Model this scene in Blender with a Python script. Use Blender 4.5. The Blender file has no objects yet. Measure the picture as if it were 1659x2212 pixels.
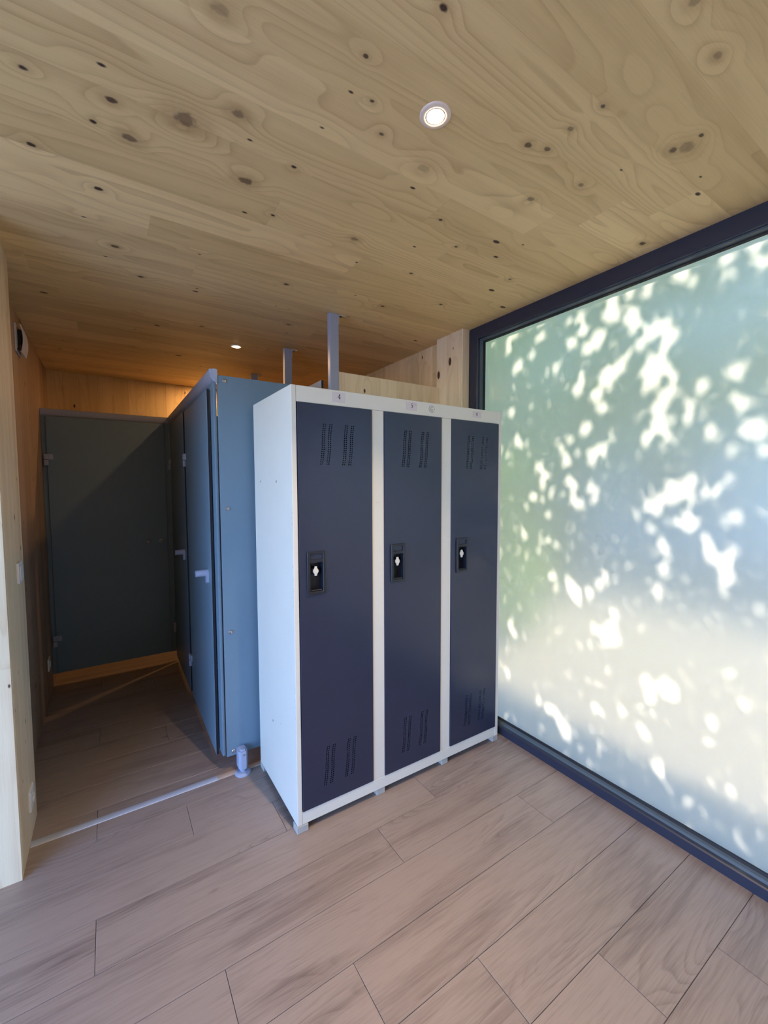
import bpy, bmesh, math, random
from mathutils import Vector, Matrix
random.seed(7)
scene = bpy.context.scene
col = scene.collection
PI = math.pi

# ------------------------------------------------------------------ camera
CAM = Vector((-0.6074, -1.5922, 1.4316))
cam_data = bpy.data.cameras.new('camera')
cam = bpy.data.objects.new('camera', cam_data); col.objects.link(cam)
r_ = Vector((0.83785, -0.54589, -0.00334)); u_ = Vector((0.03546, 0.04831, 0.9982)); f_ = Vector((0.54475, 0.83646, -0.05983))
M3 = Matrix((r_, u_, -f_)).transposed()
cam.matrix_world = Matrix.Translation(CAM) @ M3.to_4x4()
cam_data.sensor_fit = 'HORIZONTAL'; cam_data.sensor_width = 36.0
cam_data.lens = 914.81 / 1659.0 * 36.0
cam_data.clip_start = 0.02
scene.camera = cam

# ------------------------------------------------------------------ world, sun, exposure
SUN_EL, SUN_AZ = math.radians(45), math.radians(6)      # azimuth from +X towards +Y
SUN = Vector((math.cos(SUN_EL) * math.cos(SUN_AZ), math.cos(SUN_EL) * math.sin(SUN_AZ), math.sin(SUN_EL)))
world = bpy.data.worlds.new('sky'); scene.world = world; world.use_nodes = True
wn = world.node_tree; wn.nodes.clear()
sky = wn.nodes.new('ShaderNodeTexSky'); sky.sky_type = 'NISHITA'; sky.sun_disc = False
sky.sun_elevation = SUN_EL; sky.sun_rotation = PI / 2 - SUN_AZ; sky.air_density = 1.0; sky.dust_density = 0.4; sky.ozone_density = 3.0
bg = wn.nodes.new('ShaderNodeBackground'); bg.inputs['Strength'].default_value = 1.2
wo = wn.nodes.new('ShaderNodeOutputWorld')
tint = wn.nodes.new('ShaderNodeVectorMath'); tint.operation = 'MULTIPLY'; tint.inputs[1].default_value = (.80, .97, 1.36)      # a clear, deep blue sky
wn.links.new(sky.outputs[0], tint.inputs[0]); wn.links.new(tint.outputs[0], bg.inputs[0]); wn.links.new(bg.outputs[0], wo.inputs[0])
sun_data = bpy.data.lights.new('sun', 'SUN'); sun_data.energy = 14.0; sun_data.angle = math.radians(0.55); sun_data.color = (1.0, 0.95, 0.87)
sun = bpy.data.objects.new('sun', sun_data); col.objects.link(sun)
sun.rotation_euler = SUN.to_track_quat('Z', 'Y').to_euler(); sun.location = SUN * 12
scene.view_settings.view_transform = 'Standard'; scene.view_settings.look = 'None'
scene.view_settings.exposure = 0.62; scene.view_settings.gamma = 1.0; scene.view_settings.use_curve_mapping = False
cy = scene.cycles
cy.max_bounces = 10; cy.diffuse_bounces = 6; cy.glossy_bounces = 4; cy.transmission_bounces = 8; cy.transparent_max_bounces = 8
cy.sample_clamp_indirect = 6.0; cy.use_denoising = True
try:
    cy.denoiser = 'OPENIMAGEDENOISE'
except Exception:
    pass
# daylight through the open glazed front on the left of the room: a portal onto the same sky
pd = bpy.data.lights.new('daylight_portal', 'AREA'); pd.shape = 'RECTANGLE'; pd.size = 3.0; pd.size_y = 2.15; pd.cycles.is_portal = True
po = bpy.data.objects.new('daylight_portal', pd); col.objects.link(po)
po.location = (-2.62, -1.64, 1.12); po.rotation_euler = Vector((-1, 0, 0)).to_track_quat('Z', 'Y').to_euler()


# ------------------------------------------------------------------ surface colours
LAM_LIGHT, LAM_DARK = (.345, .265, .215), (.130, .088, .072)
CE_L = (0.85, 0.625, 0.295)
CE_D = (0.53, 0.335, 0.14)
WA_L = (0.78, 0.57, 0.31)
WA_D = (0.5, 0.32, 0.15)
PAVE = (0.45, 0.355, 0.24)
LEAF = (0.22, 0.38, 0.13)
HEDGE = (0.5, 0.6, 0.08)
LAMP1 = 6.5
LAMP2 = 2.4
LAMP3 = 4.5
CAN_N = 72000
PA_L = (0.82, 0.66, 0.43)
PA_D = (0.55, 0.36, 0.19)
DIM_L = (0.44, 0.3, 0.185)
DIM_D = (0.26, 0.16, 0.09)
FROST_T = (0.53, 0.495, 0.415)
FROST_R = (0.355, 0.365, 0.335)
FROST_ROUGH = 0.32
FROST_MIX = 0.5

# ------------------------------------------------------------------ helpers
def new_mat(name):
    m = bpy.data.materials.new(name); m.use_nodes = True; m.node_tree.nodes.clear(); return m
class NT:
    def __init__(s, m): s.t = m.node_tree
    def n(s, typ, ins=None, **props):
        nd = s.t.nodes.new('ShaderNode' + typ)
        for k, v in props.items(): setattr(nd, k, v)
        for k, v in (ins or {}).items():
            sk = nd.inputs[k]
            if isinstance(v, bpy.types.NodeSocket): s.t.links.new(v, sk)
            else: sk.default_value = v
        return nd
    def m(s, op, a, b=None, c=None, clamp=False):
        ins = {0: a}
        if b is not None: ins[1] = b
        if c is not None: ins[2] = c
        return s.n('Math', ins, operation=op, use_clamp=clamp).outputs[0]
    def mr(s, v, a, b, c, d, smooth=False):
        return s.n('MapRange', {0: v, 1: a, 2: b, 3: c, 4: d}, interpolation_type='SMOOTHSTEP' if smooth else 'LINEAR').outputs[0]
    def mix(s, f, a, b, bt='MIX'):
        nd = s.t.nodes.new('ShaderNodeMix'); nd.data_type = 'RGBA'; nd.blend_type = bt
        for k, v in ((0, f), (6, a), (7, b)):
            if isinstance(v, bpy.types.NodeSocket): s.t.links.new(v, nd.inputs[k])
            else: nd.inputs[k].default_value = v if k == 0 else (*v[:3], 1)
        return nd.outputs[2]
    def noise(s, vec, scale=1, detail=2, rough=.5, dist=0, w=None):
        ins = {'Vector': vec, 'Scale': scale, 'Detail': detail, 'Roughness': rough, 'Distortion': dist}
        return s.n('TexNoise', ins).outputs[0]
    def out(s, sh):
        o = s.n('OutputMaterial'); s.t.links.new(sh, o.inputs[0])
def plain(name, rgb, rough=.5, metal=0, spec=.5, bump=0, bscale=200, mottle=0.0, coat=0):
    m = new_mat(name); t = NT(m)
    pos = t.n('NewGeometry').outputs['Position']
    c = (*rgb, 1)
    base = c
    if mottle:
        nz = t.noise(pos, 6, 4, .6)
        f = t.mr(nz, .3, .7, 1 - mottle, 1 + mottle)
        v = t.n('VectorMath', {0: tuple(rgb)}, operation='SCALE'); t.t.links.new(f, v.inputs['Scale'])
        base = v.outputs[0]
    p = t.n('BsdfPrincipled', {'Base Color': base, 'Roughness': rough, 'Metallic': metal, 'Specular IOR Level': spec, 'Coat Weight': coat})
    if bump:
        b = t.n('Bump', {'Height': t.noise(pos, bscale, 2), 'Strength': bump, 'Distance': .001})
        t.t.links.new(b.outputs[0], p.inputs['Normal'])
    t.out(p.outputs[0]); return m

def wood(name, axes, light, dark, knotcol=(.11, .055, .035), freq=9.0, K=2.2, line=.33, rough=.55, knots=None, vor=1.0, tint=.10, spec=.3, kthr=1.0):
    """axes: (along, across, normal) as indices of the world position"""
    m = new_mat(name); t = NT(m)
    pos = t.n('NewGeometry').outputs['Position']
    sp = t.n('SeparateXYZ', {0: pos}); U, V, W = (sp.outputs[i] for i in axes)
    rnd = t.n('ObjectInfo').outputs['Random']
    off = t.m('MULTIPLY', rnd, 37.0)
    vec = t.n('CombineXYZ', {0: t.m('MULTIPLY', U, .42), 1: t.m('MULTIPLY', V, 4.6), 2: t.m('ADD', t.m('MULTIPLY', W, .6), off)}).outputs[0]
    n1 = t.noise(vec, 1.0, 1.5, .45)
    field = t.m('ADD', t.m('MULTIPLY', V, 1.1), t.m('MULTIPLY', n1, K))
    # small knots everywhere
    vv = t.n('CombineXYZ', {0: t.m('ADD', t.m('MULTIPLY', U, 2.5), off), 1: t.m('ADD', t.m('MULTIPLY', V, 5.0), t.m('MULTIPLY', off, 1.7)), 2: 0.0}).outputs[0]
    vo = t.n('TexVoronoi', {'Vector': vv, 'Scale': 1.0, 'Randomness': 1.0}, voronoi_dimensions='2D')
    sel = t.n('SeparateColor', {0: vo.outputs['Color']})
    dist = vo.outputs['Distance']
    thr = t.mr(t.m('POWER', sel.outputs[0], 2.5), .0, 1.0, .016 * kthr, .056 * kthr)
    core = t.m('MULTIPLY', t.mr(t.m('SUBTRACT', dist, thr), -.012, .008, 1, 0, True), t.m('MULTIPLY', t.m('GREATER_THAN', sel.outputs[1], .45 if kthr == 1 else .2), vor))
    halo = t.mr(dist, .05, .32, 1, 0, True)
    field = t.m('ADD', field, t.m('MULTIPLY', halo, .10 * vor))
    kmask = core
    kh = None
    if knots:
        P2 = t.n('CombineXYZ', {0: t.m('MULTIPLY', U, .72), 1: V, 2: 0.0}).outputs[0]
        wob = t.noise(pos, 55, 2)
        for (kx, ky, kr, kd) in knots:
            d = t.n('VectorMath', {0: P2, 1: (kx * .72, ky, 0)}, operation='DISTANCE').outputs['Value']
            d2 = t.m('ADD', d, t.m('MULTIPLY', t.m('SUBTRACT', wob, .5), kr * .9))
            bump_ = t.mr(d, 0, kr * 3.4 + .02, .06 + kr * 11, 0, True)
            field = t.m('ADD', field, bump_)
            c1 = t.mr(d2, kr * .45, kr * .95, kd * (1.0 if kr < .014 else .72), 0, True)
            kmask = t.m('MAXIMUM', kmask, c1)
            h1 = t.mr(d2, kr * .8, kr * 2.6, .35 * kd if kr > .012 else .18, 0, True)
            kh = h1 if kh is None else t.m('MAXIMUM', kh, h1)
    fr = t.m('FRACT', t.m('MULTIPLY', field, freq))
    ln = t.m('POWER', fr, 3.5)
    ln = t.m('MULTIPLY', ln, t.mr(fr, .93, 1.0, 1, 0))
    vary = t.noise(vec, 2.3, 2)
    ln = t.m('MULTIPLY', ln, t.mr(vary, .3, .65, .25, 1.0))
    fv = t.n('CombineXYZ', {0: t.m('MULTIPLY', U, 9), 1: t.m('MULTIPLY', V, 330), 2: off}).outputs[0]
    fib = t.noise(fv, 1, 2)
    fac = t.m('ADD', t.m('MULTIPLY', ln, line), t.mr(fib, .3, .7, -.07, .09))
    wide = t.noise(t.n('CombineXYZ', {0: t.m('MULTIPLY', U, .7), 1: t.m('MULTIPLY', V, 11), 2: off}).outputs[0], 1, 2)
    fac = t.m('ADD', fac, t.mr(wide, .45, .8, 0, .45), clamp=True)
    c = t.mix(fac, light, dark)
    rv = t.m('SUBTRACT', t.m('FRACT', t.m('MULTIPLY', rnd, 7.31)), .5)
    tv = t.n('CombineXYZ', {0: t.m('ADD', 1.0, t.m('MULTIPLY', rv, tint)), 1: t.m('ADD', 1.0, t.m('MULTIPLY', rv, tint * 1.15)), 2: t.m('ADD', 1.0, t.m('MULTIPLY', rv, tint * 1.5))}).outputs[0]
    c = t.mix(1.0, c, (1, 1, 1), 'MULTIPLY') if False else t.n('VectorMath', {0: c, 1: tv}, operation='MULTIPLY').outputs[0]
    if kh is not None:
        c = t.mix(kh, c, (dark[0] * .62, dark[1] * .5, dark[2] * .42))
    kc = t.mix(t.noise(pos, 180, 2), knotcol, tuple(q * .35 for q in knotcol))
    c = t.mix(kmask, c, kc)
    bmp = t.n('Bump', {'Height': t.m('ADD', t.m('MULTIPLY', ln, -.4), fib), 'Strength': .12, 'Distance': .0006})
    p = t.n('BsdfPrincipled', {'Base Color': c, 'Roughness': rough, 'Specular IOR Level': spec, 'Normal': bmp.outputs[0]})
    t.out(p.outputs[0]); return m

def laminate(name):
    m = new_mat(name); t = NT(m)
    pos = t.n('NewGeometry').outputs['Position']
    sp = t.n('SeparateXYZ', {0: pos}); U, V, W = sp.outputs
    rnd = t.n('ObjectInfo').outputs['Random']; off = t.m('MULTIPLY', rnd, 41.0)
    def v3(a, b): return t.n('CombineXYZ', {0: t.m('MULTIPLY', U, a), 1: t.m('MULTIPLY', V, b), 2: off}).outputs[0]
    a = t.noise(v3(1.3, 9), 1, 3, .55, .4)
    b = t.noise(v3(2.6, 30), 1, 3, .6)
    f = t.noise(v3(14, 420), 1, 2)
    f2 = t.noise(v3(5, 120), 1, 3, .6)
    n1 = t.noise(v3(1.0, 5.5), 1, 1.2)
    field = t.m('ADD', t.m('MULTIPLY', V, 1.5), t.m('MULTIPLY', n1, 2.4))
    fr = t.m('FRACT', t.m('MULTIPLY', field, 13))
    ring = t.m('MULTIPLY', t.m('POWER', fr, 3.0), t.mr(fr, .88, 1.0, 1, 0))
    ring = t.m('MULTIPLY', ring, t.mr(t.noise(v3(1.1, 6), 1.0, 2), .52, .66, 0, 1, True))
    dark = t.m('MULTIPLY', t.mr(a, .46, .66, 0, 1, True), t.mr(b, .3, .65, .25, 1))
    vo = t.n('TexVoronoi', {'Vector': v3(3.0, 7.0), 'Scale': 1.0})
    sel = t.n('SeparateColor', {0: vo.outputs['Color']})
    kn = t.m('MULTIPLY', t.mr(t.m('ADD', vo.outputs['Distance'], t.m('MULTIPLY', t.noise(pos, 60, 2), .10)), .06, .15, 1, 0, True), t.m('GREATER_THAN', sel.outputs[0], .6))
    fac = t.m('ADD', t.m('MULTIPLY', dark, .42), t.m('MULTIPLY', ring, .5))
    fac = t.m('ADD', fac, t.mr(f2, .3, .7, -.14, .20))
    fac = t.m('ADD', fac, t.mr(f, .3, .7, -.14, .14))
    fac = t.m('ADD', fac, t.m('MULTIPLY', kn, .8))
    fac = t.m('ADD', fac, t.m('MULTIPLY', t.m('SUBTRACT', t.m('FRACT', t.m('MULTIPLY', rnd, 9.7)), .5), .10), clamp=True)
    c = t.mix(fac, LAM_LIGHT, LAM_DARK)
    bmp = t.n('Bump', {'Height': t.m('ADD', f2, t.m('MULTIPLY', f, .6)), 'Strength': .25, 'Distance': .0006})
    p = t.n('BsdfPrincipled', {'Base Color': c, 'Roughness': t.mr(f2, .2, .8, .33, .44), 'Specular IOR Level': .5, 'Normal': bmp.outputs[0]})
    t.out(p.outputs[0]); return m

def mesh_obj(name, bm, mat, parent=None, smooth=False, label=None):
    me = bpy.data.meshes.new(name); bm.normal_update(); bm.to_mesh(me); bm.free()
    if smooth:
        for p in me.polygons: p.use_smooth = True
    for mm in (mat if isinstance(mat, (list, tuple)) else [mat]): me.materials.append(mm)
    o = bpy.data.objects.new(name, me); col.objects.link(o)
    if parent is not None: o.parent = parent
    if label: o['label'] = label
    return o
def bx(bm, x0, y0, z0, x1, y1, z1, bevel=0.0, seg=1):
    vs = [bm.verts.new((x, y, z)) for x in (x0, x1) for y in (y0, y1) for z in (z0, z1)]
    fs = [(0, 1, 3, 2), (4, 6, 7, 5), (0, 4, 5, 1), (2, 3, 7, 6), (0, 2, 6, 4), (1, 5, 7, 3)]
    F = [bm.faces.new([vs[i] for i in f]) for f in fs]
    if bevel > 0:
        es = list({e for f in F for e in f.edges})
        bmesh.ops.bevel(bm, geom=es, offset=bevel, segments=seg, affect='EDGES', profile=.6)
def box(*a, **k):
    bm = bmesh.new(); bx(bm, *a, **k); return bm
def tube(bm, p0, p1, r0, r1=None, n=16, cap=True):
    p0, p1 = Vector(p0), Vector(p1); r1 = r0 if r1 is None else r1
    q = (p1 - p0).to_track_quat('Z', 'Y')
    A = [bm.verts.new(p0 + q @ Vector((r0 * math.cos(2 * PI * i / n), r0 * math.sin(2 * PI * i / n), 0))) for i in range(n)]
    B = [bm.verts.new(p1 + q @ Vector((r1 * math.cos(2 * PI * i / n), r1 * math.sin(2 * PI * i / n), 0))) for i in range(n)]
    for i in range(n): bm.faces.new((A[i], A[(i + 1) % n], B[(i + 1) % n], B[i]))
    if cap: bm.faces.new(A[::-1]); bm.faces.new(B)
def lathe(bm, c, axis, prof, n=24):
    """prof: list of (radius, distance along axis)"""
    c = Vector(c); q = Vector(axis).to_track_quat('Z', 'Y'); rings = []
    for r, h in prof:
        if r < 1e-6: rings.append([bm.verts.new(c + q @ Vector((0, 0, h)))])
        else: rings.append([bm.verts.new(c + q @ Vector((r * math.cos(2 * PI * i / n), r * math.sin(2 * PI * i / n), h))) for i in range(n)])
    for a, b in zip(rings, rings[1:]):
        if len(a) == 1 and len(b) == 1: continue
        for i in range(n):
            j = (i + 1) % n
            if len(a) == 1: bm.faces.new((a[0], b[j], b[i]))
            elif len(b) == 1: bm.faces.new((a[i], a[j], b[0]))
            else: bm.faces.new((a[i], a[j], b[j], b[i]))
def prism(bm, pts, d):
    """closed outline of 3-D points pushed by vector d"""
    d = Vector(d); A = [bm.verts.new(Vector(p)) for p in pts]; B = [bm.verts.new(Vector(p) + d) for p in pts]; n = len(A)
    bm.faces.new(A[::-1]); bm.faces.new(B)
    for i in range(n): bm.faces.new((A[i], A[(i + 1) % n], B[(i + 1) % n], B[i]))
def fixn(bm): bmesh.ops.recalc_face_normals(bm, faces=bm.faces[:]); return bm
def empty(name, loc, label=None, cat=None, group=None, kind=None, rotz=0):
    o = bpy.data.objects.new(name, None); col.objects.link(o); o.location = loc; o.rotation_euler = (0, 0, rotz); o.empty_display_size = .1
    if label: o['label'] = label
    if cat: o['category'] = cat
    if group: o['group'] = group
    if kind: o['kind'] = kind
    return o
def tag(o, label=None, cat=None, group=None, kind=None):
    for k, v in (('label', label), ('category', cat), ('group', group), ('kind', kind)):
        if v: o[k] = v
    return o

# ------------------------------------------------------------------ materials
H = 2.365
KN = [(-.567,-.331,.012,.9),(-.606,-.233,.009,1),(-.525,-.224,.017,.95),(-.409,-.368,.028,.85),(-.300,-.458,.016,.8),(-.222,-.231,.019,1),(-.390,-.676,.017,.5),
 (-.733,-.317,.009,1),(-.748,-.054,.010,1),(-.598,.054,.011,1),(-.118,-.365,.008,1),(.207,-.145,.014,.75),(.204,-.566,.018,.35),(.034,-.601,.007,.8),
 (.391,-.788,.011,.8),(.447,-.808,.010,.75),(.659,-.776,.010,.6),(.582,-.650,.012,.6),(.441,-.883,.009,.6),(.754,-1.060,.008,.9),(.768,-1.022,.022,.6),(.745,-.995,.013,.8),(1.157,-.719,.013,.9),
 (.374,-1.188,.012,.4),(.538,-1.170,.010,.4),(.405,-.408,.007,1),(.541,-.053,.009,.9),(.116,.340,.012,.9),(.565,-.313,.007,.9),(.448,-.966,.007,.9),
 (-.104,-.753,.006,.9),(-.037,-.669,.006,.9),(-.024,-.916,.010,1),(-.097,-.115,.008,1),(-.55,.40,.013,.8),(-.45,.62,.012,.9),(.30,.80,.012,.8),(.86,.12,.010,.9),(.95,-.25,.009,.8),(.62,.30,.012,.8)]
M_ceil = wood('spruce_ceiling', (0, 1, 2), CE_L, CE_D, knots=KN, vor=1.0, freq=8, K=2.4, line=.62, tint=.2)
M_pale_x = wood('spruce_jamb_facing_x', (2, 1, 0), PA_L, PA_D, freq=9, K=2.0, line=.5, vor=1.0, kthr=1.15)
M_pale_y = wood('spruce_jamb_facing_y', (2, 0, 1), PA_L, PA_D, freq=9, K=2.0, line=.5, vor=1.0, kthr=1.15)
M_dim_x = wood('dimmed_spruce_facing_x', (2, 1, 0), DIM_L, DIM_D, freq=9, K=2.0, line=.5, vor=1.0, kthr=1.15, tint=.25)  # redder boards, darkened so their colour carries the corridor's dimness
M_wall_x = wood('spruce_board_facing_x', (2, 1, 0), WA_L, WA_D, freq=9, K=2.0, line=.5, vor=1.0, kthr=1.15, tint=.22)
M_wall_y = wood('spruce_board_facing_y', (2, 0, 1), WA_L, WA_D, freq=9, K=2.0, line=.5, vor=1.0, kthr=1.15, tint=.22)
M_floor = laminate('oak_laminate')
M_under = plain('floor_underlay', (.05, .04, .035), .9)
M_joint = plain('joint_backing_wood', (.26, .17, .09), .9)  # plain brown backing behind the plank joints
M_frame = plain('anthracite_aluminium', (.022, .026, .044), .38, 0, .5, .15, 900)
M_bead = plain('grey_glazing_bead', (.075, .095, .105), .45)
M_gasket = plain('black_gasket', (.008, .009, .012), .6)
M_white = plain('locker_ivory_paint', (.74, .69, .585), .42, 0, .5, .05, 300, .02)
M_navy = plain('locker_navy_paint', (.024, .029, .056), .30, 0, .5, .06, 500, .05)
M_black = plain('black_plastic', (.012, .014, .022), .42)
M_dark_in = plain('locker_interior', (.05, .05, .055), .8)
M_latch = plain('ivory_latch_plastic', (.72, .68, .58), .35)
M_label = plain('paper_label', (.66, .58, .56), .7)
M_ink = plain('black_ink', (.01, .01, .015), .7)
M_pen = plain('blue_black_marker', (.03, .05, .09), .6)
M_block = plain('chipboard_block', (.42, .40, .36), .8, 0, .2, .4, 150, .12)
M_hpl = plain('teal_grey_laminate', (.150, .225, .285), .42, 0, .45, .10, 700, .03)
M_core = plain('black_laminate_core', (.010, .010, .014), .5)
M_alu = plain('lacquered_aluminium', (.33, .35, .42), .36, .0, .5, .05, 600)
M_nylon = plain('grey_blue_nylon', (.34, .38, .50), .35, 0, .5)
M_bolt = plain('steel_bolt', (.55, .52, .50), .3, 1.0)
M_steel = plain('steel_bracket', (.62, .60, .52), .45, .3)
M_strip = plain('brushed_aluminium_strip', (.60, .62, .68), .36, .35, .5, .35, 900, .05)
M_stripw = plain('pale_wood_strip', (.50, .37, .28), .5, 0, .4, .2, 200, .08)
M_pvc = plain('white_plastic', (.80, .78, .76), .35)
M_vent = plain('warm_white_plastic', (.70, .64, .60), .45)
M_trim = plain('warm_lit_lamp_ring', (.90, .74, .58), .4)  # ring tinted warm in place of the lamp's glow on it
M_led = plain('red_indicator', (.5, .05, .03), .4)
M_pave = plain('pale_paving', PAVE, .8, 0, .3, 0, 1, .10)
M_paveL = plain('grey_terrace', (.40, .40, .42), .8, 0, .3, 0, 1, .10)
M_bark = plain('bark', (.10, .075, .05), .9, 0, .2, .5, 40, .2)
def leafmat(name, rgb, tr=.35):
    m = new_mat(name); t = NT(m)
    nz = t.noise(t.n('NewGeometry').outputs['Position'], 3, 2)
    c = t.mix(t.mr(nz, .3, .7, 0, 1), rgb, tuple(min(1, q * 1.5) for q in rgb))
    d = t.n('BsdfDiffuse', {'Color': c}); r = t.n('BsdfTranslucent', {'Color': c})
    t.out(t.n('MixShader', {0: tr, 1: d.outputs[0], 2: r.outputs[0]}).outputs[0]); return m
M_leaf = leafmat('canopy_leaf', LEAF)
M_hedge = leafmat('hedge_leaf', HEDGE, .3)
# clear inner skin and etched outer skin of the frosted pane
mg = new_mat('clear_glass_face'); t = NT(mg)
g = t.n('BsdfGlass', {'Color': (1, 1, 1, 1), 'Roughness': 0.28, 'IOR': 1.45}); t.out(g.outputs[0]); M_glass = mg
mf = new_mat('etched_glass_face'); t = NT(mf)
g1 = t.n('BsdfTranslucent', {'Color': (*FROST_T, 1)})
g2 = t.n('BsdfRefraction', {'Color': (*FROST_R, 1), 'Roughness': FROST_ROUGH, 'IOR': 1.45})
t.out(t.n('MixShader', {0: FROST_MIX, 1: g1.outputs[0], 2: g2.outputs[0]}).outputs[0]); M_frost = mf

# ------------------------------------------------------------------ floor
XL, XR, YB, YE = -2.55, 1.30, -6.0, 2.80
floor = mesh_obj('floor', box(XL, YB, -.06, XR + .12, YE, -.008), M_under); floor['kind'] = 'structure'
L_, W_, G_ = 1.30, .1935, .0007
rows = {0: -.695, -1: -.36, -2: -.03, -3: -.69, -4: .29, -5: -.365, -6: -.038, -7: .285, -8: .605, -9: .93}
Y0 = .427
for k in range(-34, 14):
    ya = Y0 + k * W_; yb = ya + W_
    if yb < YB + .01 or ya > YE - .01: continue
    ya_, yb_ = max(ya, YB), min(yb, YE)
    ph = rows.get(k, -.695 + .327 * ((-k) % 4))
    x = ph - L_ * 4
    while x < XR:
        a, b = max(x, XL), min(x + L_, 1.30)
        if b - a > .02:
            bm = box(a + G_, ya_ + G_, -.008, b - G_, yb_ - G_, 0.0)
            es = [e for e in bm.edges if all(v.co.z > -.001 for v in e.verts)]
            bmesh.ops.bevel(bm, geom=es, offset=.0008, segments=1, affect='EDGES')
            mesh_obj('plank', bm, M_floor, floor)
        x += L_

# ------------------------------------------------------------------ ceiling
ceiling = mesh_obj('ceiling', box(XL, YB, H + .012, 1.36, YE, H + .14), M_joint); ceiling['kind'] = 'structure'
seams = [-6.0,-5.7,-5.4,-5.1,-4.8,-4.5,-4.2,-3.9,-3.65,-3.45,-3.2,-3.0,-2.8,-2.6,-2.42,-2.24,-2.06,-1.88,-1.7,-1.5,-1.32,-1.13,-.97,-.81,-.65,-.51,-.36,-.20,-.045,.11,.25,.375,.51,.635,.79,.95,1.1,1.25,1.4,1.55,1.7,1.86,2.0,2.15,2.3,2.45,2.6,2.80]
rc = random.Random(5)
butts = {-.65: .72, -.51: .36, -.36: .56, -.20: -.10, -.045: .30, .11: -.45, -.97: 1.0}
for a, b in zip(seams, seams[1:]):
    x = butts.get(a, rc.uniform(-.8, .9)); cuts = [XL]
    if x - 2.2 > XL: cuts.append(x - rc.uniform(1.7, 2.2))
    cuts += [x, 1.36]
    for c, d in zip(cuts, cuts[1:]):
        mesh_obj('plank', box(c + .0002, a + .0001, H, d - .0002, b - .0001, H + .012), M_ceil, ceiling)

# ------------------------------------------------------------------ timber walls (vertical lamellas as planks)
def boards_x(parent, x, y0, y1, z0, z1, th, w=.135, sign=1, seed=1, mat=None):
    """boards whose visible face lies at x and that go back from it by th against sign"""
    rr = random.Random(seed); y = y0
    while y < y1 - .001:
        e = min(y1, y + w * rr.uniform(.75, 1.25))
        if y1 - e < .03: e = y1
        mesh_obj('plank', box(min(x, x - sign * th), y + .0004, z0, max(x, x - sign * th), e - .0004, z1, bevel=.0006), mat or M_wall_x, parent)
        y = e
def boards_y(parent, y, x0, x1, z0, z1, th, w=.135, sign=-1, seed=1, mat=None):
    rr = random.Random(seed); x = x0
    while x < x1 - .001:
        e = min(x1, x + w * rr.uniform(.75, 1.25))
        if x1 - e < .03: e = x1
        mesh_obj('plank', box(x + .0004, min(y, y - sign * th), z0, e - .0004, max(y, y - sign * th), z1, bevel=.0006), mat or M_wall_y, parent)
        x = e
wl = mesh_obj('wall_left', box(-1.10, .70, 0, -1.006, YE, H), M_joint); wl['kind'] = 'structure'
boards_x(wl, -.985, .735, 2.735, 0, H, .021, seed=3, mat=M_dim_x)
wf = mesh_obj('wall_front', box(XL, .37, 0, -.94, .70, H), M_joint); wf['kind'] = 'structure'
boards_y(wf, .358, XL, -.918, 0, H, .015, seed=11, w=.16, mat=M_pale_y)
boards_x(wf, -.918, .374, .735, 0, H, .022, seed=5, w=.09, mat=M_pale_x)
wb = mesh_obj('wall_back', box(-1.10, 2.757, 0, 1.36, 2.86, H), M_joint); wb['kind'] = 'structure'
boards_y(wb, 2.735, -1.0, 1.25, 0, H, .022, seed=4)
wr = mesh_obj('wall_right', box(1.262, .32, 0, 1.36, YE, H), M_joint); wr['kind'] = 'structure'
boards_x(wr, 1.240, .54, 2.735, 0, H, .022, sign=-1, seed=8, w=.12)
# thick jamb of the window wall: its end grain faces the room, its side faces the corridor
boards_y(wr, .303, 1.188, 1.2415, 0, H, .012, seed=2, w=.2, mat=M_pale_y)
boards_x(wr, 1.188, .316, .54, 0, H, .05, sign=-1, seed=9, w=.13, mat=M_pale_x)
wp = mesh_obj('wall_partial', box(.463, .534, 0, 1.187, .60, 2.045), M_joint); wp['kind'] = 'structure'
boards_y(wp, .510, .460, 1.1875, 0, 2.058, .022, seed=6, w=.12, mat=M_pale_y)
mesh_obj('top_edge', box(.460, .5325, 2.045, 1.1875, .60, 2.058), M_pale_y, wp)
# room shell behind the camera and beside the open front
wn_ = mesh_obj('wall_near', box(XL, -6.10, 0, 1.36, -6.0, H), M_joint); wn_['kind'] = 'structure'
boards_y(wn_, -5.98, XL, 1.30, 0, H, .02, sign=1, seed=13, w=.3)
ws = mesh_obj('wall_side', box(-2.66, -6.0, 0, -2.55, -3.14, H), M_joint); ws['kind'] = 'structure'
mesh_obj('jamb', box(-2.66, -.14, 0, -2.55, .37, H), M_wall_x, ws)
mesh_obj('lintel', box(-2.66, -3.14, 2.22, -2.55, -.14, H), M_wall_x, ws)
mesh_obj('pier', box(1.262, -6.0, 0, 1.36, -3.4, H), M_wall_x, wr)

# ------------------------------------------------------------------ frosted window wall
win = empty('window_1', (1.243, .30, 0), kind='structure')
def wobj(name, bm, mat): 
    o = mesh_obj(name, bm, mat); o.parent = win; o.matrix_parent_inverse = Matrix.Translation((-1.243, -.30, 0)); return o
WY0, WY1 = -3.4, .302
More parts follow.
